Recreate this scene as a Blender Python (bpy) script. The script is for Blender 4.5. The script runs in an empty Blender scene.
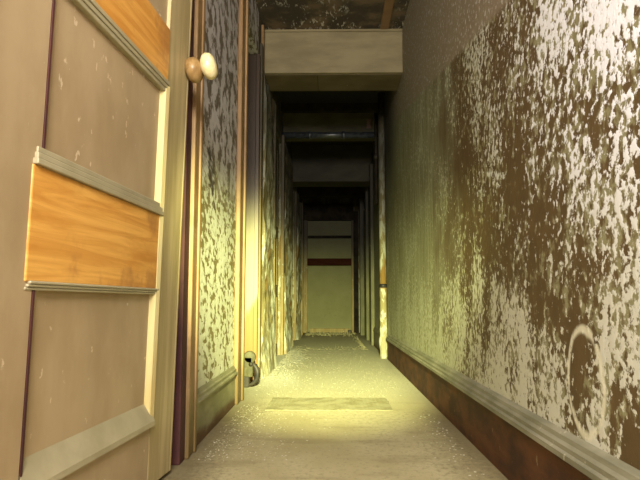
import bpy, bmesh, math, random
from mathutils import Vector, Matrix, noise as mn
random.seed(7)
C = bpy.context.scene.collection
SC = bpy.context.scene
R = math.radians

# ------------------------------------------------------------- camera
CAM_H = 0.5
cd = bpy.data.cameras.new('camera'); cam = bpy.data.objects.new('camera', cd); C.objects.link(cam)
cd.sensor_width = 36; cd.lens = 600 / 640 * 36; cd.clip_start = 0.02
cam.location = (0, 0, CAM_H)
cam.rotation_euler = (R(90) + math.atan(62 / 600), 0, math.atan(10 / 600))
SC.camera = cam

# ------------------------------------------------------------- world, lights, exposure
w = bpy.data.worlds.new('world'); SC.world = w; w.use_nodes = True
w.node_tree.nodes['Background'].inputs[0].default_value = (0.9, 0.95, 1.0, 1)
w.node_tree.nodes['Background'].inputs[1].default_value = 0.0
SC.view_settings.view_transform = 'Standard'
SC.view_settings.look = 'None'
SC.view_settings.gamma = 1
SC.view_settings.use_curve_mapping = False
SC.view_settings.exposure = 1.0

def area(name, loc, target, sx, sy, power, col):
    l = bpy.data.lights.new(name, 'AREA'); l.shape = 'RECTANGLE'; l.size = sx; l.size_y = sy
    l.energy = power; l.color = col
    o = bpy.data.objects.new(name, l); C.objects.link(o); o.location = loc
    o.rotation_euler = (Vector(target) - Vector(loc)).to_track_quat('-Z', 'Y').to_euler()
    return o
def spot(name, loc, target, ang, blend, power, col, rad=0.03):
    l = bpy.data.lights.new(name, 'SPOT'); l.spot_size = R(ang); l.spot_blend = blend
    l.energy = power; l.color = col; l.shadow_soft_size = rad
    o = bpy.data.objects.new(name, l); C.objects.link(o); o.location = loc
    o.rotation_euler = (Vector(target) - Vector(loc)).to_track_quat('-Z', 'Y').to_euler()
    return o
# unseen fill light added behind the camera to brighten the near surfaces
area('fill_behind', (0.0, -1.0, 1.75), (0.05, 3.0, 1.1), 0.8, 0.7, 72, (1.0, 0.93, 0.83))
# torch held above the camera, aimed low down the corridor
spot('torch', (0.05, -0.15, 1.2), (-0.07, 4.8, 0.10), 30, 1.0, 1400, (0.96, 1.0, 0.42), 0.04)

# ------------------------------------------------------------- material helpers
class NT:
    def __init__(s, name, rough=0.85, spec=0.3):
        s.m = bpy.data.materials.new(name); s.m.use_nodes = True
        s.t = s.m.node_tree; s.b = s.t.nodes['Principled BSDF']
        s.b.inputs['Roughness'].default_value = rough
        s.b.inputs['Specular IOR Level'].default_value = spec
        tc = s.t.nodes.new('ShaderNodeTexCoord'); s.co = tc.outputs['Object']
        sp = s.t.nodes.new('ShaderNodeSeparateXYZ'); s.t.links.new(s.co, sp.inputs[0])
        s.x, s.y, s.z = sp.outputs
    def put(s, sock, v):
        if isinstance(v, bpy.types.NodeSocket): s.t.links.new(v, sock)
        elif isinstance(v, (tuple, list)) and len(v) == 3 and sock.type == 'RGBA': sock.default_value = (*v, 1)
        else: sock.default_value = v
    def math(s, op, a, b=0.0, clamp=False):
        n = s.t.nodes.new('ShaderNodeMath'); n.operation = op; n.use_clamp = clamp
        s.put(n.inputs[0], a); s.put(n.inputs[1], b); return n.outputs[0]
    def add(s, a, b): return s.math('ADD', a, b)
    def mul(s, a, b): return s.math('MULTIPLY', a, b)
    def noise(s, scale=(1, 1, 1), detail=4, rough=0.55, dist=0.0, rot=(0, 0, 0), off=(0, 0, 0)):
        mp = s.t.nodes.new('ShaderNodeMapping'); mp.inputs['Scale'].default_value = scale
        mp.inputs['Rotation'].default_value = rot; mp.inputs['Location'].default_value = off
        mp.vector_type = 'POINT'
        if any(rot):
            m0 = s.t.nodes.new('ShaderNodeMapping'); m0.inputs['Rotation'].default_value = rot
            s.t.links.new(s.co, m0.inputs[0]); mp.inputs['Rotation'].default_value = (0, 0, 0)
            s.t.links.new(m0.outputs[0], mp.inputs[0])
        else: s.t.links.new(s.co, mp.inputs[0])
        n = s.t.nodes.new('ShaderNodeTexNoise'); n.inputs['Scale'].default_value = 1
        n.inputs['Detail'].default_value = detail; n.inputs['Roughness'].default_value = rough
        n.inputs['Distortion'].default_value = dist
        s.t.links.new(mp.outputs[0], n.inputs['Vector']); return n.outputs['Fac']
    def ss(s, v, a, b, lo=0.0, hi=1.0):
        n = s.t.nodes.new('ShaderNodeMapRange'); n.interpolation_type = 'SMOOTHSTEP'
        s.put(n.inputs['Value'], v); s.put(n.inputs['From Min'], a); s.put(n.inputs['From Max'], b)
        n.inputs['To Min'].default_value = lo; n.inputs['To Max'].default_value = hi; return n.outputs[0]
    def mix(s, f, a, b):
        n = s.t.nodes.new('ShaderNodeMix'); n.data_type = 'RGBA'
        s.put(n.inputs[0], f); s.put(n.inputs[6], a); s.put(n.inputs[7], b); return n.outputs[2]
    def out(s, col, bump=None, strength=0.4, dist=0.01):
        s.put(s.b.inputs['Base Color'], col)
        if bump is not None:
            n = s.t.nodes.new('ShaderNodeBump'); n.inputs['Strength'].default_value = strength
            n.inputs['Distance'].default_value = dist
            s.t.links.new(bump, n.inputs['Height']); s.t.links.new(n.outputs[0], s.b.inputs['Normal'])
        return s.m

def m_peel_right():
    n = NT('peeling_plaster_right', 0.7, 0.3)
    low = n.noise((1.3, 1.5, 1.3), 2, off=(0, 3.1, 0.7))
    mid = n.noise((4, 4.5, 3.2), 3, off=(1, 7.3, 2))
    fl = n.noise((60, 46, 44), 5, 0.62, 0.15, rot=(R(-14), 0, 0))
    fl2 = n.noise((40, 30, 24), 5, 0.6, 0.2, rot=(R(-8), 0, 0), off=(3, 1, 9))
    streak = n.noise((10, 34, 3.0), 4, 0.6)
    # how much pale paint is left on the wall: nearly all by the entry, least in the middle, more again low down
    cov = n.ss(n.y, 0.95, 1.9, 0.015, -0.035)
    cov = n.add(cov, n.mul(n.ss(n.z, 0.65, 1.1, 0, 0.06), n.ss(n.y, 2.0, 1.2)))
    cov = n.add(cov, n.mul(n.ss(n.z, 0.22, 0.75, 0.16, 0.0), n.ss(n.y, 1.15, 1.7, 0.2, 1.0)))
    cov = n.add(cov, n.mul(n.add(low, -0.5), 0.22))
    # a darker bare band sloping down towards the entry
    bd = n.add(n.add(n.z, n.mul(n.add(n.y, -1.75), -0.55)), -0.62)
    cov = n.add(cov, n.ss(n.math('ABSOLUTE', n.add(bd, n.mul(n.add(low, -0.5), 0.5))), 0.0, 0.13, -0.075, 0.0))
    cov = n.add(cov, n.mul(n.add(mid, -0.5), 0.44))
    drip = n.noise((10, 11, 2.2), 3, 0.5, rot=(R(-14), 0, 0), off=(0, 5, 0))
    cov = n.add(cov, n.mul(n.add(drip, -0.5), n.ss(n.z, 0.9, 0.3, 0.12, 0.45)))
    olive = n.ss(n.add(n.add(n.mul(fl2, 0.7), n.mul(fl, 0.3)), n.mul(cov, 0.9)), 0.47, 0.58)
    white = n.ss(n.add(fl, cov), 0.53, 0.59)
    brown = n.mix(n.noise((12, 14, 14), 3), (0.075, 0.046, 0.018), (0.145, 0.095, 0.038))
    oliv = n.mix(mid, (0.22, 0.20, 0.10), (0.42, 0.42, 0.25))
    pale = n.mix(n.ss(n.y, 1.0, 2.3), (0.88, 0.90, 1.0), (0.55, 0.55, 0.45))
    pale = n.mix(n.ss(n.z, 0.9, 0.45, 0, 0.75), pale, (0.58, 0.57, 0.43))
    col = n.mix(n.mul(olive, 0.75), brown, oliv)
    col = n.mix(white, col, pale)
    ey = n.mul(n.add(n.y, -1.245), 1 / 0.085); ez = n.mul(n.add(n.z, -0.335), 1 / 0.105)
    ring = n.math('ABSOLUTE', n.add(n.add(n.mul(ey, ey), n.mul(ez, ez)), n.add(-1.0, n.mul(n.add(mid, -0.5), 1.2))))
    col = n.mix(n.mul(n.ss(ring, 0.06, 0.28, 0.8, 0.0), n.ss(fl2, 0.36, 0.5)), col, (0.80, 0.78, 0.62))
    # farther down the wall: thin grey-green distemper with vertical runs
    far = n.mix(n.ss(streak, 0.35, 0.65), (0.22, 0.215, 0.12), (0.36, 0.37, 0.25))
    far = n.mix(n.ss(n.add(fl, n.mul(cov, 0.5)), 0.54, 0.62), far, (0.42, 0.43, 0.33))
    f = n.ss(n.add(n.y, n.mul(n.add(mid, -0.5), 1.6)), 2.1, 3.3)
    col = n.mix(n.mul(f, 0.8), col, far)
    # above a slanting line the plaster colour is blended towards grey-buff
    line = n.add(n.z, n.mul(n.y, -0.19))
    above_line = n.ss(line, 1.03, 1.065)
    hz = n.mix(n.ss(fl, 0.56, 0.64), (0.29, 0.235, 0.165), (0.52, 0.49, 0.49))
    col = n.mix(n.mul(above_line, 0.85), col, hz)
    # dimness of the upper far corridor mixed into the wall colour
    top_shade = n.mul(n.ss(n.z, 0.9, 2.0), n.ss(n.y, 4.2, 5.2))
    col = n.mix(n.mul(top_shade, 0.85), col, (0.03, 0.028, 0.024))
    return n.out(col, n.add(n.mul(white, 0.5), fl), 0.35, 0.006)

def m_peel_left():
    n = NT('peeling_plaster_left', 0.7, 0.3)
    fl = n.noise((40, 18, 36), 5, 0.55, 0.3, rot=(R(12), 0, 0), off=(0, 2, 0))
    up = n.noise((40, 12, 13), 5, 0.65, 0.2, rot=(R(10), 0, 0))
    mid = n.noise((4, 6, 3.4), 3, off=(2, 1, 6))
    cov = n.add(n.mul(n.add(mid, -0.5), 0.5), n.ss(n.z, 0.2, 1.2, 0.12, 0.05))
    white = n.ss(n.add(fl, cov), 0.53, 0.59)
    col = n.mix(n.noise((10, 12, 12), 3), (0.16, 0.125, 0.045), (0.30, 0.25, 0.11))
    col = n.mix(white, col, n.mix(mid, (0.58, 0.60, 0.45), (0.78, 0.78, 0.66)))
    up_c = n.mix(n.ss(up, 0.44, 0.53), (0.17, 0.14, 0.11), (0.60, 0.57, 0.60))
    col = n.mix(n.ss(n.add(n.z, n.mul(n.add(mid, -0.5), 0.3)), 0.85, 1.15), col, up_c)
    # one dark scorch above eye level
    a = n.mul(n.add(n.y, -2.36), 9.0); b = n.mul(n.add(n.z, -1.02), 9.5)
    b2 = n.add(b, n.mul(a, 0.8))
    d = n.add(n.mul(a, a), n.mul(b2, b2))
    d = n.add(d, n.mul(n.add(fl, -0.5), 4))
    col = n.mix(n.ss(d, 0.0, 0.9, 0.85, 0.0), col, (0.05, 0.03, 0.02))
    top_shade = n.mul(n.ss(n.z, 0.9, 2.0), n.ss(n.y, 3.6, 5.0))  # upper far stretch darkened in colour, where little light reaches
    col = n.mix(n.mul(top_shade, 0.85), col, (0.03, 0.028, 0.02))
    return n.out(col, n.add(n.mul(white, 0.6), fl), 0.45, 0.008)

def m_far_plaster():
    n = NT('flaking_plaster_far', 0.8, 0.25)
    fl = n.noise((26, 12, 9), 5, 0.62, 0.4)
    big = n.noise((5, 3, 3), 3)
    white = n.ss(n.add(fl, n.mul(n.add(big, -0.5), 0.7)), 0.47, 0.56)
    col = n.mix(big, (0.27, 0.22, 0.09), (0.38, 0.33, 0.16))
    col = n.mix(white, col, (0.60, 0.60, 0.44))
    rust = n.noise((9, 4, 2.0), 3, off=(4, 4, 4))
    col = n.mix(n.ss(rust, 0.57, 0.63), col, (0.32, 0.19, 0.05))
    col = n.mix(n.ss(n.z, 0.0, 0.35, 0.35, 0.0), col, (0.62, 0.62, 0.48))
    col = n.mix(n.ss(n.z, 0.7, 1.9, 0, 0.88), col, (0.035, 0.032, 0.024))  # light fading upward, painted as a dark tint
    return n.out(col, fl, 0.6, 0.012)

def m_wood(name, c1, c2, scale=(2, 3, 40), rough=0.45, dirt=None, spec=0.4, foot=False):
    n = NT(name, rough, spec)
    g = n.noise(scale, 5, 0.6, 0.8)
    col = n.mix(n.ss(g, 0.3, 0.7), c1, c2)
    if dirt:
        col = n.mix(n.ss(n.noise((7, 7, 7), 4), 0.52, 0.66, 0, 0.7), col, dirt)
    if foot:
        col = n.mix(n.ss(n.add(n.z, n.mul(n.noise((20, 20, 5), 3), 0.25)), 0.24, 0.42, 0.75, 0), col, (0.11, 0.075, 0.02))
    return n.out(col, g, 0.12, 0.003)

def m_paint(name, c1, c2, scale=(6, 6, 6), rough=0.5, chips=None, spec=0.35, bump=0.1, top_shade=None):
    n = NT(name, rough, spec)
    g = n.noise(scale, 5, 0.6)
    col = n.mix(n.ss(g, 0.35, 0.65), c1, c2)
    if chips:
        col = n.mix(n.ss(n.noise((34, 34, 22), 4, 0.6), chips[1], chips[1] + 0.03), col, chips[0])
    if top_shade:  # colour darkens upward to imitate the light fading out
        col = n.mix(n.ss(n.z, top_shade[0], top_shade[1], 0, top_shade[2]), col, (0.03, 0.026, 0.02))
    return n.out(col, g, bump, 0.004)

M = {}
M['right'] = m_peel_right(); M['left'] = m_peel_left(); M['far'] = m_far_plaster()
M['door_tan'] = m_paint('tan_door_paint', (0.36, 0.26, 0.145), (0.44, 0.33, 0.195), (5, 5, 2.5), 0.42, ((0.62, 0.50, 0.34), 0.66))
M['door_mould'] = m_paint('grey_buff_moulding_paint', (0.33, 0.29, 0.18), (0.42, 0.37, 0.24), (5, 5, 5), 0.3)
M['stile'] = m_paint('ochre_stile_paint', (0.36, 0.28, 0.13), (0.50, 0.40, 0.21), (24, 24, 2), 0.4)
M['door_bare'] = m_wood('bare_orange_wood', (0.60, 0.26, 0.045), (0.84, 0.46, 0.11), (2.2, 3, 34), 0.4, (0.42, 0.18, 0.05))
M['door_edge'] = m_wood('ochre_door_edge', (0.42, 0.27, 0.09), (0.54, 0.38, 0.15), (20, 20, 2), 0.4)
M['casing'] = m_wood('ochre_casing_wood', (0.25, 0.145, 0.06), (0.37, 0.235, 0.11), (30, 30, 1.5), 0.5, (0.20, 0.12, 0.04), foot=True)

M['bead'] = m_paint('highlit_yellow_bead', (0.55, 0.43, 0.17), (0.68, 0.58, 0.28), (20, 20, 2), 0.3, spec=0.6)  # pale tone carries the bright highlight along the bevel
def m_base_left():
    n = NT('grey_olive_base_paint', 0.6, 0.3)
    g = n.noise((10, 5, 14), 5)
    col = n.mix(n.ss(g, 0.35, 0.65), (0.22, 0.21, 0.12), (0.33, 0.31, 0.19))
    col = n.mix(n.ss(n.add(n.z, n.mul(g, 0.10)), 0.06, 0.10, 0.9, 0), col, (0.11, 0.045, 0.02))
    return n.out(col, g, 0.3, 0.004)
M['base_left'] = m_base_left()
def m_jamb():
    n = NT('cream_jamb_paint', 0.45, 0.4)
    g = n.noise((24, 24, 2), 4)
    cream = n.mix(g, (0.40, 0.34, 0.20), (0.50, 0.44, 0.27))
    bare = n.mix(n.noise((30, 30, 3), 4), (0.26, 0.13, 0.03), (0.38, 0.21, 0.055))
    edge = n.add(n.z, n.add(n.mul(n.add(g, -0.5), 0.2), n.mul(n.add(n.x, 0.53), -1.4)))
    col = n.mix(n.ss(edge, 0.40, 0.47), bare, cream)
    col = n.mix(n.ss(n.z, 0.85, 1.45, 0, 0.95), col, (0.035, 0.015, 0.008))  # upper jamb darkened in colour for the light lost above
    return n.out(col, g, 0.15, 0.003)
M['jamb'] = m_jamb()
M['far_casing'] = m_paint('shaded_ochre_casing', (0.30, 0.21, 0.07), (0.42, 0.33, 0.14), (20, 20, 3), 0.6, ((0.5, 0.5, 0.36), 0.63), top_shade=(0.6, 1.7, 0.9))  # dimming towards the ceiling is part of the colour
M['far_door'] = m_paint('shaded_green_door_paint', (0.13, 0.13, 0.055), (0.22, 0.21, 0.10), (8, 8, 3), 0.6, ((0.4, 0.4, 0.28), 0.66), top_shade=(0.5, 1.6, 0.9))  # upward loss of light is painted into this colour too
M['dark_wood'] = m_paint('near_black_wood', (0.018, 0.015, 0.012), (0.04, 0.032, 0.022), (6, 6, 6), 0.85, spec=0.03)  # one even near-black tone for boards, jamb and riser
M['red_wood'] = m_wood('dark_red_plank', (0.035, 0.010, 0.006), (0.06, 0.018, 0.010), (3, 20, 30), 0.8, spec=0.03)
M['base_red'] = m_paint('rust_brown_baseboard', (0.045, 0.014, 0.006), (0.12, 0.042, 0.014), (12, 5, 12), 0.7, ((0.22, 0.16, 0.08), 0.68), bump=0.4)
M['base_rail'] = m_paint('grey_green_rail', (0.17, 0.165, 0.11), (0.28, 0.265, 0.19), (12, 4, 20), 0.6, ((0.4, 0.38, 0.28), 0.66))
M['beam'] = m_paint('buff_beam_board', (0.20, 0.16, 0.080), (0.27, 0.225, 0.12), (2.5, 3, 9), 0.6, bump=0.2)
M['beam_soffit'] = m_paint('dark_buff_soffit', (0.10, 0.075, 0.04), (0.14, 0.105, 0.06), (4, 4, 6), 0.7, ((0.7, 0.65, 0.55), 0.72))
M['iron'] = m_paint('dark_iron', (0.02, 0.018, 0.015), (0.05, 0.04, 0.03), (20, 20, 20), 0.5)
M['iron_pale'] = m_paint('dusty_green_iron', (0.07, 0.065, 0.03), (0.14, 0.13, 0.07), (30, 30, 30), 0.6)
M['brass'] = m_paint('tarnished_brass', (0.24, 0.14, 0.05), (0.36, 0.23, 0.09), (30, 30, 30), 0.35)
M['knob'] = m_paint('cream_knob', (0.74, 0.62, 0.30), (0.86, 0.78, 0.48), (60, 60, 60), 0.3, spec=0.6)
M['black'] = m_paint('black_void', (0.01, 0.008, 0.008), (0.02, 0.014, 0.014), (3, 3, 3), 0.9)
M['maroon'] = m_paint('dark_maroon_paint', (0.05, 0.015, 0.015), (0.08, 0.025, 0.022), (6, 6, 6), 0.7)
M['chip'] = m_paint('pale_flake', (0.45, 0.41, 0.28), (0.66, 0.63, 0.49), (30, 30, 30), 0.7)
M['rubble'] = m_paint('dusty_rubble', (0.22, 0.19, 0.09), (0.40, 0.37, 0.22), (40, 40, 40), 0.85)
M['pinkish'] = m_paint('dull_pink_box_paint', (0.20, 0.12, 0.12), (0.26, 0.17, 0.16), (20, 20, 20), 0.6)
M['blue_pipe'] = m_paint('blue_black_pipe', (0.02, 0.022, 0.025), (0.06, 0.07, 0.08), (30, 30, 30), 0.3, spec=0.7)

def m_floor():
    n = NT('dusty_floor', 0.8, 0.25)
    fine = n.noise((60, 45, 1), 4, 0.65); big = n.noise((3, 1.2, 1), 4, off=(5, 2, 0)); st = n.noise((2.5, 7, 1), 4)
    col = n.mix(n.ss(big, 0.35, 0.65), (0.41, 0.35, 0.19), (0.52, 0.46, 0.275))
    col = n.mix(n.ss(st, 0.52, 0.68, 0, 0.45), col, (0.27, 0.22, 0.12))
    # grime trodden into both edges
    ax = n.math('ABSOLUTE', n.add(n.x, -0.02))
    e = n.ss(n.add(ax, n.mul(n.add(n.add(big, n.mul(fine, 0.5)), -0.75), 0.35)), 0.30, 0.48)
    col = n.mix(n.mul(e, 0.75), col, (0.15, 0.115, 0.055))
    # plaster dust paled over the middle stretch to carry the bright pool of light
    d = n.mul(n.ss(n.y, 2.6, 3.9), n.ss(n.y, 11.0, 6.0))
    col = n.mix(n.mul(d, n.ss(fine, 0.35, 0.6, 0.45, 0.9)), col, (0.68, 0.65, 0.46))
    pl = n.mul(n.ss(n.add(n.x, n.mul(n.add(big, -0.5), 0.4)), -0.2, -0.34), n.mul(n.ss(n.y, 3.4, 4.0), n.ss(n.y, 7.0, 6.0)))
    col = n.mix(n.mul(pl, 0.8), col, (0.78, 0.77, 0.60))
    col = n.mix(n.ss(n.add(fine, n.mul(big, 0.4)), 0.72, 0.86, 0, 0.3), col, (0.16, 0.13, 0.07))
    return n.out(col, n.add(fine, n.mul(st, 0.6)), 0.45, 0.006)
M['floor'] = m_floor()
def m_mat():
    n = NT('worn_mat', 0.9, 0.1)
    wv = n.t.nodes.new('ShaderNodeTexChecker'); wv.inputs['Scale'].default_value = 95
    n.t.links.new(n.co, wv.inputs[0])
    wv.inputs[1].default_value = (0.17, 0.15, 0.07, 1); wv.inputs[2].default_value = (0.33, 0.29, 0.16, 1)
    g = n.noise((14, 14, 1), 4)
    col = n.mix(n.ss(g, 0.38, 0.60, 0.25, 0.92), wv.outputs[0], (0.36, 0.33, 0.20))
    return n.out(col, g, 0.3, 0.003)
M['mat'] = m_mat()
def m_ceiling():
    n = NT('flecked_shaded_ceiling', 0.8, 0.3)
    a = n.noise((6, 6, 1), 4); f = n.noise((38, 12, 1), 6, 0.7, 0.5); b = n.noise((3, 3, 1), 3, off=(2, 5, 1))
    col = n.mix(n.ss(a, 0.4, 0.65), (0.06, 0.05, 0.042), (0.17, 0.12, 0.08))
    col = n.mix(n.mul(n.ss(f, 0.54, 0.60), n.ss(b, 0.40, 0.55)), col, (0.62, 0.58, 0.55))
    col = n.mix(n.ss(n.y, 4.1, 4.3), col, (0.015, 0.013, 0.011))  # shade past the beam painted as near-black ceiling
    return n.out(col, f, 0.5, 0.01)
M['ceiling'] = m_ceiling()
def m_end():
    n = NT('end_door_paint', 0.6, 0.3)
    a = n.noise((5, 5, 4), 4); f = n.noise((30, 30, 30), 3)
    col = n.mix(a, (0.17, 0.165, 0.06), (0.26, 0.25, 0.11))
    col = n.mix(n.ss(f, 0.55, 0.7, 0, 0.3), col, (0.13, 0.12, 0.06))
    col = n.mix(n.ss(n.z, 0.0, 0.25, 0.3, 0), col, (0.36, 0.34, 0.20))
    col = n.mix(n.ss(n.z, 1.0, 1.85, 0, 0.6), col, (0.05, 0.048, 0.03))  # torch light's fade towards the door top put into the colour
    return n.out(col, a, 0.2, 0.004)
M['end'] = m_end()

# ------------------------------------------------------------- mesh helpers
def bx(bm, x0, x1, y0, y1, z0, z1, bevel=0.0, seg=2):
    t = bmesh.new()
    bmesh.ops.create_cube(t, size=1)
    for v in t.verts:
        v.co = Vector(((x0 + x1) / 2 + v.co.x * (x1 - x0), (y0 + y1) / 2 + v.co.y * (y1 - y0), (z0 + z1) / 2 + v.co.z * (z1 - z0)))
    if bevel: bmesh.ops.bevel(t, geom=t.edges[:], offset=bevel, segments=seg, affect='EDGES', profile=0.5)
    merge(bm, t)
def merge(bm, t):
    me = bpy.data.meshes.new('t'); t.to_mesh(me); t.free(); bm.from_mesh(me); bpy.data.meshes.remove(me)
def obj(name, bm, mat, parent=None, smooth=False, loc=None):
    me = bpy.data.meshes.new(name); bmesh.ops.recalc_face_normals(bm, faces=bm.faces[:])
    bm.to_mesh(me); bm.free()
    if mat: me.materials.append(mat)
    if smooth:
        for p in me.polygons: p.use_smooth = True
    o = bpy.data.objects.new(name, me); C.objects.link(o)
    if parent: o.parent = parent
    if loc: o.location = loc
    return o
def box(name, mat, dims, parent=None, bevel=0.0, seg=2):
    bm = bmesh.new(); bx(bm, *dims, bevel=bevel, seg=seg); return obj(name, bm, mat, parent)
def empty(name, loc, rot=(0, 0, 0)):
    o = bpy.data.objects.new(name, None); C.objects.link(o); o.location = loc; o.rotation_euler = rot
    o.empty_display_size = 0.1; return o
def tag(o, label, cat, group=None, kind=None):
    o['label'] = label; o['category'] = cat
    if group: o['group'] = group
    if kind: o['kind'] = kind
    return o
def struct(o, label=None, cat=None):
    o['kind'] = 'structure'
    if label: o['label'] = label; o['category'] = cat
    return o
def lathe(bm, prof, axis='Z', org=(0, 0, 0), seg=20):
    rings = []
    for (r, h) in prof:
        ring = []
        for k in range(seg):
            a = 2 * math.pi * k / seg
            p = Vector((r * math.cos(a), r * math.sin(a), h))
            if axis == 'X': p = Vector((p.z, p.x, p.y))
            if axis == 'Y': p = Vector((p.y, p.z, p.x))
            ring.append(bm.verts.new(p + Vector(org)))
        rings.append(ring)
    for a, b in zip(rings, rings[1:]):
        for k in range(seg): bm.faces.new((a[k], a[(k + 1) % seg], b[(k + 1) % seg], b[k]))
    bm.faces.new(rings[0]); bm.faces.new(rings[-1])
def prism(bm, prof, y0, y1):          # profile in x,z swept along y
    a = [bm.verts.new((p[0], y0, p[1])) for p in prof]; b = [bm.verts.new((p[0], y1, p[1])) for p in prof]
    n = len(prof)
    for k in range(n): bm.faces.new((a[k], a[(k + 1) % n], b[(k + 1) % n], b[k]))
    bm.faces.new(a); bm.faces.new(b)

XL, XR, ZC = -0.476, 0.517, 2.435
Y0, Y1 = -1.6, 10.0

# ------------------------------------------------------------- shell
struct(box('floor', M['floor'], (-2.0, XR + 0.15, Y0 - 0.1, Y1 + 0.2, -0.1, 0)))
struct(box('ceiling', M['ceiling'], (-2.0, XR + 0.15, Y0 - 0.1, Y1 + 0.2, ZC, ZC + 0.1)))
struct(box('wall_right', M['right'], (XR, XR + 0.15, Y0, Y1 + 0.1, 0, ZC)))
struct(box('wall_back', M['far'], (-2.0, XR, Y0 - 0.1, Y0, 0, ZC)))
WT = 0.14                                                    # left wall thickness
# left wall: near piece, the strip between first and second doorway, pieces beyond
HZ = 2.15
bm = bmesh.new(); bx(bm, XL - WT, XL, Y0, 0.74, 0, ZC); bx(bm, XL - WT, XL, 0.74, 1.92, 2.10, ZC)
bx(bm, XL - WT, XL, 1.92, 3.14, 0, ZC); bx(bm, XL - WT, XL, 3.14, 3.86, HZ, ZC)
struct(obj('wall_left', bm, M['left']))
bm = bmesh.new(); bx(bm, XL - WT, XL, 3.90, 4.93, 0, ZC); bx(bm, XL - WT, XL, 4.93, 5.77, 2.05, ZC); bx(bm, XL - WT, XL, 5.77, 7.1, 0, ZC)
bx(bm, XL - WT, XL, 7.1, 7.95, 2.05, ZC); bx(bm, XL - WT, XL, 7.95, Y1, 0, ZC)
bx(bm, XL - WT, XL, 3.86, 3.90, HZ, ZC)
struct(obj('wall_left', bm, M['far']))
# the dark rooms behind the two open doorways
bm = bmesh.new(); bx(bm, -2.0, -1.95, Y0, 4.2, 0, ZC); bx(bm, -1.95, XL - WT, 4.2, 4.25, 0, ZC); bx(bm, -1.95, XL - WT, 2.5, 2.55, 0, ZC)
struct(obj('wall_side', bm, M['maroon']))
# end wall
EY = 9.93
bm = bmesh.new(); bx(bm, XL, -0.40, EY, EY + 0.15, 0, ZC); bx(bm, 0.39, XR, EY, EY + 0.15, 0, ZC); bx(bm, -0.40, 0.39, EY, EY + 0.15, 1.86, ZC)
struct(obj('wall_end', bm, M['far']))

# ------------------------------------------------------------- first doorway trim and the big door


bm = bmesh.new()
bx(bm, XL, XL + 0.020, 1.98, 2.06, 0.0, 2.2, 0.006); bx(bm, XL, XL + 0.026, 2.05, 2.078, 0.0, 2.2, 0.006); bx(bm, XL, XL + 0.024, 1.965, 1.985, 0, 2.2, 0.005)
struct(obj('trim_1', bm, M['casing']), 'ochre wooden casing beside the open tan panelled door', 'door casing')
bm = bmesh.new(); bx(bm, XL - WT, XL + 0.012, 1.90, 1.966, 0, 2.1, 0.003)
struct(obj('trim_2', bm, M['maroon']), 'dark maroon door jamb in the gap beyond the tan door', 'door jamb')
bm = bmesh.new(); bx(bm, XL - WT, XL + 0.0, 0.74, 1.92, 2.07, 2.1); bx(bm, XL, XL + 0.022, 0.66, 2.05, 2.1, 2.2, 0.006); 
struct(obj('trim_3', bm, M['casing']))

# door: local x along its width from the hinge, y thickness (face towards corridor = -y), z up
DW = 1.02; DT = 0.036
far = Vector((-0.466, 1.80, 0)); ang = math.atan2(1.0, 0.0667)
dirv = Vector((math.cos(ang), math.sin(ang), 0)); hinge = far - dirv * DW
door = empty('door_1', (hinge.x, hinge.y, 0.012), (R(1.3), 0, ang))
door.rotation_mode = 'XYZ'
struct(door, 'tan painted panelled door with bare orange wood rails and a round knob', 'door')
# corridor side is local -y (rotating by ~86deg: local -y -> +x)
def dbox(name, mat, x0, x1, y0, y1, z0, z1, bevel=0.003): return box(name, mat, (x0, x1, y0, y1, z0, z1), door, bevel)
SL, SR = 0.236, 0.835
dbox('stile', M['door_tan'], 0, SL, 0, DT, 0, 2.04)
st = dbox('stile', M['stile'], SR, DW, 0, DT, 0, 2.04)
dbox('edge_strip', M['stile'], DW - 0.010, DW + 0.002, -0.001, DT + 0.002, 0, 2.04, 0.002)
dbox('panel', M['door_tan'], SL - 0.01, SR + 0.01, 0.010, 0.024, 0.14, 0.53)
dbox('panel', M['door_tan'], SL - 0.01, SR + 0.01, 0.010, 0.024, 0.72, 1.12)
dbox('panel', M['door_tan'], SL - 0.01, SR + 0.01, 0.010, 0.024, 1.24, 1.60)
dbox('panel', M['door_tan'], SL - 0.01, SR + 0.01, 0.010, 0.024, 1.72, 1.95)
o = dbox('rail', M['door_bare'], SL - 0.028, SR, -0.003, DT, 0.522, 0.722); o['label'] = 'bare orange wood rail'
o = dbox('rail', M['door_bare'], SL - 0.02, SR, -0.003, DT, 1.095, 1.25); o['label'] = 'bare orange wood rail'
dbox('rail', M['door_tan'], SL, SR, 0, DT, 1.59, 1.73)
dbox('rail', M['door_tan'], SL, SR, 0, DT, 1.93, 2.04)
dbox('rail', M['door_tan'], SL, SR, 0, DT, 0, 0.17)
def mould(z0, z1, up, d=0.010):       # stepped horizontal moulding
    bm = bmesh.new(); L = z1 - z0
    for k in range(3):
        a = z0 + L * k / 3; b = z0 + L * (k + 1) / 3
        dd = d * ((k + 1) / 3 if up else (3 - k) / 3)
        bx(bm, SL - 0.026 + 0.004 * k, SR, -dd, 0.022, a, b, 0.0018)
    return obj('moulding', bm, M['door_mould'], door)
mould(0.722, 0.755, False); mould(1.066, 1.098, True, 0.008); mould(0.508, 0.524, True, 0.007)
# sloping weathered top of the bottom rail
bm = bmesh.new()
v = [bm.verts.new(p) for p in [(SL, 0.012, 0.228), (SR, 0.012, 0.228), (SR, -0.012, 0.178), (SL, -0.012, 0.178), (SL, -0.012, 0.165), (SR, -0.012, 0.165), (SR, 0.012, 0.165), (SL, 0.012, 0.165)]]
for f in [(0, 1, 2, 3), (3, 2, 5, 4), (4, 5, 6, 7), (0, 3, 4, 7), (1, 6, 5, 2), (0, 7, 6, 1)]: bm.faces.new([v[i] for i in f])
obj('moulding', bm, M['door_mould'], door)
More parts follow.
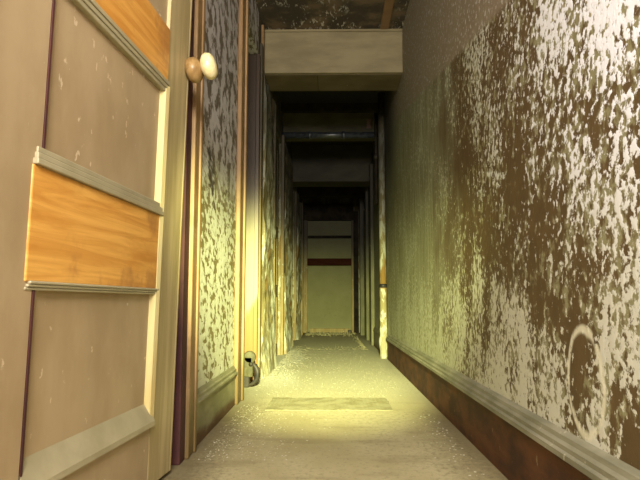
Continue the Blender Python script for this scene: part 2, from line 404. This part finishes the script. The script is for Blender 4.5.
# vertical bead beside the far stile, and thin dark groove beside the near stile
bm = bmesh.new()
for (a, b) in ((0.18, 1.085),):
    t = bmesh.new(); 
    pr = [(SR - 0.028, 0.012), (SR - 0.016, -0.004), (SR + 0.002, -0.008), (SR + 0.002, 0.012)]
    A = [t.verts.new((p[0], p[1], a)) for p in pr]; B = [t.verts.new((p[0], p[1], b)) for p in pr]
    for k in range(4): t.faces.new((A[k], A[(k + 1) % 4], B[(k + 1) % 4], B[k]))
    t.faces.new(A); t.faces.new(B); merge(bm, t)
o = obj('bead', bm, M['bead'], door); o['label'] = 'bead with the bevel highlight in its pale yellow colour'
bm = bmesh.new(); bx(bm, SL, SL + 0.006, -0.0015, 0.02, 0.14, 2.0)
o = obj('groove_line', bm, M['maroon'], door); o['label'] = 'dark line between stile and panels'
# knob
kn = empty('knob', (DW - 0.014, -0.004, 1.197), (R(-14), 0, 0)); kn.parent = door
bm = bmesh.new(); lathe(bm, [(0.026, -0.004), (0.036, 0.004), (0.040, 0.014), (0.038, 0.028), (0.028, 0.038), (0.015, 0.042), (0.012, 0.05)], 'Y', seg=24)
r_ = obj('rose', bm, M['brass'], kn, True); r_.rotation_euler = (0, 0, R(180))
bm = bmesh.new(); lathe(bm, [(0.012, 0.04), (0.028, 0.046), (0.038, 0.054), (0.042, 0.064), (0.039, 0.076), (0.028, 0.085), (0.005, 0.089)], 'Y', seg=24)
k_ = obj('knob_ball', bm, M['knob'], kn, True); k_.rotation_euler = (0, 0, R(180)); k_['label'] = 'cream round knob ball'
for zz in (0.25, 1.05, 1.8):
    bm = bmesh.new(); lathe(bm, [(0.007, -0.05), (0.007, 0.05)], 'Z', (-0.006, 0.0, zz), 10); obj('hinge', bm, M['iron'], door, True)

# ------------------------------------------------------------- left wall base, second doorway
def base_profile(sgn, x, h, step, d0, d1):
    s = sgn
    return [(x, 0), (x + s * d0, 0), (x + s * d0, step), (x + s * d1, step + 0.004), (x + s * d1, step + 0.012), (x + s * (d1 - 0.006), step + 0.018),
            (x + s * (d1 - 0.006), h - 0.016), (x + s * (d1 - 0.012), h - 0.012), (x + s * 0.004, h), (x, h)]
bm = bmesh.new(); prism(bm, base_profile(1, XL, 0.19, 0.145, 0.010, 0.022), 2.075, 2.99)
struct(obj('baseboard_left', bm, M['base_left']), 'grey olive baseboard below the flaking strip of left wall', 'baseboard')
bm = bmesh.new()
bx(bm, XL, XL + 0.024, 2.99, 3.13, 0, 2.25, 0.006); bx(bm, XL, XL + 0.034, 3.10, 3.14, 0, 2.25, 0.006)
struct(obj('trim_4', bm, M['casing']), 'ochre casing on the near side of the second left doorway', 'door casing')
# jamb facing the camera
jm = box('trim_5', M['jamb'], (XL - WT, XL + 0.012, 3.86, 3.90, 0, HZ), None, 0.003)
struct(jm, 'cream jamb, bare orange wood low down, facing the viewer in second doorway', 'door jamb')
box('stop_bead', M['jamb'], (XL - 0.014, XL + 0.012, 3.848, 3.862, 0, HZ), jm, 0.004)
o = box('hinge_leaf', M['brass'], (XL - 0.105, XL - 0.073, 3.856, 3.861, 0.76, 0.87), jm, 0.001)
o = box('hinge_mortise', M['black'], (XL - 0.105, XL - 0.073, 3.855, 3.861, 0.685, 0.76), jm); o['label'] = 'dark empty hinge mortise'
struct(box('trim_6', M['far_casing'], (XL, XL + 0.022, 3.905, 4.0, 0, 2.25), None, 0.005))
# the iron door-stop low by the casing
ds = empty('castor', (XL - 0.055, 3.60, 0))
tag(ds, 'small rusty iron castor with crescent ring, low by the second left doorway', 'castor')
bm = bmesh.new(); lathe(bm, [(0.030, -0.02), (0.036, -0.014), (0.038, 0.0), (0.036, 0.014), (0.030, 0.02)], 'Y', (0.055, 0, 0.175), 20)
bx(bm, 0.02, 0.075, -0.02, 0.02, 0.06, 0.18, 0.008)
obj('bracket', bm, M['iron_pale'], ds, True)
bm = bmesh.new(); lathe(bm, [(0.012, -0.026), (0.014, -0.02), (0.012, 0.0)], 'Y', (0.064, 0, 0.135), 14); obj('pin', bm, M['iron'], ds, True)
bm = bmesh.new()
seg = 16; ringv = []
for k in range(seg + 1):
    a = R(-100) + R(200) * k / seg; th = 0.012 * math.sin(math.pi * k / seg) + 0.004
    ringv.append([bm.verts.new((0.052 + (0.05 + th * s) * math.cos(a), yy, 0.078 + (0.062 + th * s) * math.sin(a))) for s, yy in ((-1, -0.012), (1, -0.012), (1, 0.012), (-1, 0.012))])
for a, b in zip(ringv, ringv[1:]):
    for k in range(4): bm.faces.new((a[k], a[(k + 1) % 4], b[(k + 1) % 4], b[k]))
bm.faces.new(ringv[0]); bm.faces.new(ringv[-1])
obj('ring', bm, M['iron'], ds, True)
box('foot', M['iron'], (0.0, 0.055, -0.018, 0.018, 0.0, 0.066), ds, 0.006)

# far left doors, casings
def side_door(name, x, sgn, y0, y1, n, zt=2.05):
    d = empty(name, (x, y0, 0)); struct(d)
    xi = -sgn * 0.035
    def b(nm, mat, xa, xb, ya, yb, za, zb, bev=0.003): return box(nm, mat, (min(xa, xb), max(xa, xb), ya, yb, za, zb), d, bev)
    W = y1 - y0
    b('panel', M['far_door'], xi, xi - sgn * 0.02, 0.003, W - 0.003, 0.005, zt - 0.005)
    for (a, c) in ((0.003, 0.1), (W - 0.1, W - 0.003)): b('stile', M['far_casing'], xi + sgn * 0.012, xi, a, c, 0.005, zt - 0.005)
    for z in (0.005, 0.55, 1.1, zt - 0.12): b('rail', M['far_casing'], xi + sgn * 0.012, xi, 0.1, W - 0.1, z, z + 0.11)
    return d
side_door('door_2', XL, 1, 4.93, 5.77, 2)
side_door('door_3', XL, 1, 7.10, 7.95, 3)
k = 7
for (a, b, d) in ((4.84, 4.93, 0.03), (5.77, 5.87, 0.03), (7.0, 7.1, 0.032), (7.95, 8.05, 0.03), (9.2, 9.35, 0.06)):
    struct(box('trim_%d' % k, M['far_casing'], (XL, XL + d, a, b, 0, 2.14), None, 0.005)); k += 1
# broken plaster standing proud of the wall foot
def rough_pilaster(name, x0, x1, y0, y1, z1, mat):
    bm = bmesh.new(); ny, nz = 26, 110
    g = []
    for j in range(nz + 1):
        row = []
        for i in range(ny + 1):
            y = y0 + (y1 - y0) * i / ny; z = z1 * j / nz
            e = 0.55 + 0.6 * mn.noise(Vector((y * 9, z * 3, x0))) + 0.2 * mn.noise(Vector((y * 30, z * 16, x0)))
            flare = 0.018 * math.exp(-z / 0.12)
            row.append(bm.verts.new((x1 * 1.0 + (x0 - x1) * (1 - min(1, max(0, e) * 1.2)) * (1 if 0 < i < ny else 1) + flare, y, z)))
        g.append(row)
    for j in range(nz):
        for i in range(ny): bm.faces.new((g[j][i], g[j][i + 1], g[j + 1][i + 1], g[j + 1][i]))
    # close towards the wall
    bnd = [e for e in bm.edges if e.is_boundary]
    r = bmesh.ops.extrude_edge_only(bm, edges=bnd)
    for v in r['geom']:
        if isinstance(v, bmesh.types.BMVert): v.co.x = x0
    return obj(name, bm, mat)
struct(rough_pilaster('trim_20', XL, XL + 0.04, 4.02, 4.82, 2.1, M['far']))
struct(rough_pilaster('trim_21', XL, XL + 0.045, 5.88, 6.98, 2.1, M['far']))
struct(rough_pilaster('trim_22', XL, XL + 0.05, 8.06, 9.18, 2.0, M['far']))

# ------------------------------------------------------------- right wall base and pipes
bm = bmesh.new(); prism(bm, [(XR, 0), (XR - 0.014, 0), (XR - 0.014, 0.168), (XR, 0.168)], Y0, 5.36)
bb = struct(obj('baseboard_right', bm, M['base_red']), 'rust brown baseboard along the right wall', 'baseboard')
bm = bmesh.new(); prism(bm, [(XR, 0.165), (XR - 0.020, 0.165), (XR - 0.028, 0.170), (XR - 0.028, 0.182), (XR - 0.021, 0.186), (XR - 0.021, 0.196), (XR - 0.014, 0.202), (XR - 0.012, 0.212), (XR, 0.220)], Y0, 5.36)
o = obj('rail_moulding', bm, M['base_rail'], bb); o['label'] = 'pale grey green moulding capping the baseboard'
bm = bmesh.new(); prism(bm, [(XR, 0), (XR - 0.016, 0), (XR - 0.016, 0.17), (XR - 0.022, 0.175), (XR - 0.01, 0.21), (XR, 0.21)], 5.52, 7.0)
struct(obj('baseboard_far', bm, M['base_left']))
pp = empty('wall_pipe', (XR - 0.038, 5.44, 0))
tag(pp, 'vertical pipe with flaking pale paint on the right wall, dark coupling low down', 'pipe')
bm = bmesh.new(); lathe(bm, [(0.030, 0.66), (0.030, 2.43)], 'Z', seg=16)
obj('upper_pipe', bm, M['far'], pp, True)
bm = bmesh.new()
pr = []
for i in range(26):
    z = 0.0 + 0.63 * i / 25; pr.append((0.032 + 0.006 * mn.noise(Vector((z * 22, 0, 3))) + 0.010 * math.exp(-((z - 0.14) / 0.06) ** 2), z))
lathe(bm, pr, 'Z', seg=16); obj('lower_pipe', bm, M['far'], pp, True)
bm = bmesh.new(); lathe(bm, [(0.028, 0.625), (0.036, 0.63), (0.036, 0.655), (0.028, 0.665)], 'Z', seg=16); o = obj('coupling', bm, M['iron'], pp, True); o['label'] = 'dark pipe coupling'
# right-hand casings farther on
side_door('door_4', XR, -1, 7.15, 7.95, 4)
for (a, b, d, mt) in ((7.02, 7.14, 0.04, 'far_door'), (7.96, 8.06, 0.04, 'far_door'), (9.1, 9.25, 0.06, 'far_door')):
    struct(box('trim_%d' % k, M[mt], (XR - d, XR, a, b, 0, 2.14), None, 0.005)); k += 1
# dark pipe and pinkish box high on the right
dp = empty('riser_pipe', (XR - 0.06, 5.80, 0)); tag(dp, 'thin black riser pipe on the right wall beyond the beam', 'pipe')
bm = bmesh.new(); lathe(bm, [(0.016, 1.45), (0.016, 2.43)], 'Z', seg=12); obj('tube', bm, M['dark_wood'], dp, True)
bm = bmesh.new(); lathe(bm, [(0.024, 1.9), (0.024, 1.94)], 'Z', seg=12); obj('collar', bm, M['iron'], dp, True)
jb = empty('junction_box', (XR - 0.12, 5.97, 2.30)); tag(jb, 'small dull pink box high on the right, just beyond the buff beam', 'electrical box')
box('housing', M['pinkish'], (-0.022, 0.022, -0.03, 0.03, -0.05, 0.05), jb, 0.005)
box('mount', M['iron'], (0.022, 0.115, -0.012, 0.012, -0.012, 0.012), jb, 0.002)

# ------------------------------------------------------------- beams and headers
bt = empty('ceiling_beam', (0, 4.1, 0)); 
struct(bt, 'buff boxed-in beam crossing the corridor under the ceiling', 'beam')
box('front_board', M['beam'], (XL - 0.0, XR, 0, 0.03, 2.113, ZC - 0.002), bt, 0.004)
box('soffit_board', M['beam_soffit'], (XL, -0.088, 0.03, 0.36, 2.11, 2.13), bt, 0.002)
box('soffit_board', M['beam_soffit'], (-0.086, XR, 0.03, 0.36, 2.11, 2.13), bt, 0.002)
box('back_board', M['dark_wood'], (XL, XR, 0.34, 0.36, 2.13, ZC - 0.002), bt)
box('cover_strip', M['beam'], (XL, XR, -0.012, 0, ZC - 0.022, ZC - 0.004), bt, 0.003)
# left and right corner boards next to the beam
struct(box('trim_%d' % k, M['casing'], (XL, XL + 0.018, 4.0, 4.09, 1.9, ZC - 0.01), None, 0.003)); k += 1
# ceiling cover strip on the right
struct(box('trim_%d' % k, m_wood('brown_ceiling_strip', (0.20, 0.11, 0.05), (0.28, 0.17, 0.08)), (XR - 0.16, XR - 0.10, 2.6, 4.085, ZC - 0.012, ZC - 0.001), None, 0.003)); k += 1

def header(n, y0, y1, z0, mat, label):
    h = struct(box('trim_%d' % n, mat, (XL, XR, y0, y1, z0, ZC - 0.002), None, 0.006), label, 'beam'); return h
hm = m_paint('shaded_header', (0.075, 0.068, 0.038), (0.12, 0.108, 0.062), (3, 3, 8), 0.7, bump=0.2)  # base colour lowered for the dim light beyond the beam
hm2 = m_paint('deep_shaded_header', (0.03, 0.027, 0.017), (0.05, 0.045, 0.028), (3, 3, 8), 0.7, bump=0.2)  # darker copy, deeper gloom put into the colour
header(30, 5.95, 6.25, 2.20, hm, 'dark header, first beyond the buff beam')
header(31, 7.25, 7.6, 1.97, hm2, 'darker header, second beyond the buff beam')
header(32, 8.5, 8.75, 2.02, M['dark_wood'], 'black header, third beyond the buff beam')
struct(box('trim_33', M['dark_wood'], (XL, XR, 5.70, 5.78, 2.36, ZC - 0.002)))
pb = empty('cross_pipe', (0, 5.88, 2.165)); tag(pb, 'blue-black pipe crossing the corridor beneath the first dark header', 'pipe')
bm = bmesh.new(); lathe(bm, [(0.032, XL + 0.002), (0.032, XR - 0.002)], 'X', seg=16); obj('tube', bm, M['blue_pipe'], pb, True)
for xx in (-0.2, 0.14):
    bm = bmesh.new(); lathe(bm, [(0.037, xx - 0.02), (0.039, xx), (0.037, xx + 0.02)], 'X', seg=16); obj('collar', bm, M['blue_pipe'], pb, True)

# ------------------------------------------------------------- end door
ed = empty('door_5', (0, EY, 0)); struct(ed, 'dull green boarded-up door closing the far end of the corridor', 'door')
def eb(nm, mat, x0, x1, y0, y1, z0, z1, bev=0.004): return box(nm, mat, (x0, x1, y0, y1, z0, z1), ed, bev)
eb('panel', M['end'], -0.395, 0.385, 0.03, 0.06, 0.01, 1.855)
eb('jamb', M['far_casing'], -0.47, -0.37, -0.04, 0.03, 0.0, 1.9)
o = eb('jamb', M['dark_wood'], 0.39, 0.47, -0.06, 0.03, 0.0, 2.0); o['label'] = 'black jamb'
eb('jamb', M['far_casing'], 0.355, 0.39, -0.04, 0.03, 0.0, 1.9)
o = eb('lintel', M['dark_wood'], -0.47, 0.39, -0.07, 0.03, 1.85, 2.12)
eb('glazing_bar', M['dark_wood'], -0.37, 0.36, -0.01, 0.03, 1.555, 1.60)
bar = box('cross_plank', M['red_wood'], (-0.375, 0.352, EY - 0.06, EY - 0.0405, 1.10, 1.215), None, 0.004)
bar.location = (0, 0, 0); tag(bar, 'dark red plank fixed across the far end door', 'plank')
struct(box('trim_34', M['far_casing'], (-0.33, 0.33, EY - 0.02, EY + 0.029, 0.0, 0.07), None, 0.004))

# ------------------------------------------------------------- floor things
bm = bmesh.new()
nx, ny = 60, 34; g = []
for j in range(ny + 1):
    row = []
    for i in range(nx + 1):
        x = -0.30 + 0.59 * i / nx; y = 2.84 + 0.36 * j / ny
        if i in (0, nx): x += 0.012 * mn.noise(Vector((y * 30, i, 0)))
        if j in (0, ny): y += 0.012 * mn.noise(Vector((x * 25, j, 1)))
        z = 0.0035 + 0.0012 * math.sin(i * 1.6) * math.sin(j * 1.6) + 0.003 * mn.noise(Vector((x * 9, y * 9, 0)))
        row.append(bm.verts.new((x, y, max(z, 0.0025))))
    g.append(row)
for j in range(ny):
    for i in range(nx): bm.faces.new((g[j][i], g[j][i + 1], g[j + 1][i + 1], g[j + 1][i]))
r = bmesh.ops.extrude_edge_only(bm, edges=[e for e in bm.edges if e.is_boundary])
for v in r['geom']:
    if isinstance(v, bmesh.types.BMVert): v.co.z = 0.0006
tag(obj('floor_mat', bm, M['mat']), 'worn flat woven mat lying across the dusty floor', 'mat')

def chips(name, mat, pts, label, cat, size, chunky=False):
    bm = bmesh.new()
    for (x, y, s) in pts:
        n = random.randint(4, 6); a0 = random.random() * 6.28
        h = s * (random.uniform(0.5, 0.9) if chunky else random.uniform(0.06, 0.15))
        tx, ty = random.uniform(-.2, .2), random.uniform(-.2, .2)
        P = [(s * random.uniform(.6, 1) * math.cos(a0 + 6.283 * k / n), s * random.uniform(.6, 1) * math.sin(a0 + 6.283 * k / n)) for k in range(n)]
        lo = [bm.verts.new((x + p[0], y + p[1], 0.0008)) for p in P]
        hi = [bm.verts.new((x + p[0] * .8, y + p[1] * .8, 0.001 + max(0.0006, h + (tx * p[0] + ty * p[1])))) for p in P]
        for k in range(n): bm.faces.new((lo[k], lo[(k + 1) % n], hi[(k + 1) % n], hi[k]))
        bm.faces.new(hi); bm.faces.new(lo)
    return tag(obj(name, bm, mat), label, cat, kind='stuff')
pts = []
def onmat(x, y): return -0.32 < x < 0.31 and 2.8 < y < 3.24
for _ in range(500):      # loose flakes left of the path
    y = random.uniform(1.95, 3.0); x = XL + 0.05 + abs(random.gauss(0, 0.16))
    if x < 0.1 and not onmat(x, y): pts.append((x, y, random.uniform(0.0012, 0.0042)))
for _ in range(90):
    y = random.uniform(1.6, 2.8); x = XR - 0.05 - abs(random.gauss(0, 0.06)); pts.append((x, y, random.uniform(0.002, 0.006)))
for _ in range(900):
    y = random.uniform(3.25, 6.3); x = random.uniform(XL + 0.05, XR - 0.09); pts.append((x, y, random.uniform(0.0015, 0.0055)))
for _ in range(1500):     # drifts against the left wall
    y = random.uniform(3.9, 6.3); x = XL + 0.055 + abs(random.gauss(0, 0.09))
    pts.append((x, y, random.uniform(0.002, 0.007)))
pts = [p for p in pts if p[0] < XR - 0.06 and not (p[0] > 0.35 and 5.3 < p[1] < 6.0)]
chips('plaster_flakes', M['chip'], pts, 'pale plaster flakes scattered over the nearer half of the corridor floor', 'debris', 1)
pts = []
for _ in range(300):
    y = EY - 0.14 - abs(random.gauss(0, 0.35)); x = random.uniform(XL + 0.09, XR - 0.13)
    pts.append((x, y, random.uniform(0.008, 0.026)))
for _ in range(160):
    y = 6.36 + abs(random.gauss(0, 0.25)); x = random.uniform(XL + 0.09, XR - 0.12); pts.append((x, y, random.uniform(0.002, 0.008)))
for _ in range(160):
    y = random.uniform(6.36, 8.8); x = XR - 0.13 - abs(random.gauss(0, 0.03)); pts.append((x, y, random.uniform(0.003, 0.010)))
pts = [p for p in pts if not (0.23 < p[0] and p[1] > 9.68)]
chips('rubble', M['rubble'], pts, 'dusty rubble strewn on the floor toward the far door', 'debris', 1, True)
bk = box('black_block', M['iron'], (0.285, 0.345, EY - 0.17, EY - 0.11, 0.0, 0.05), None, 0.008)
tag(bk, 'small black block at the right foot of the far door', 'block')
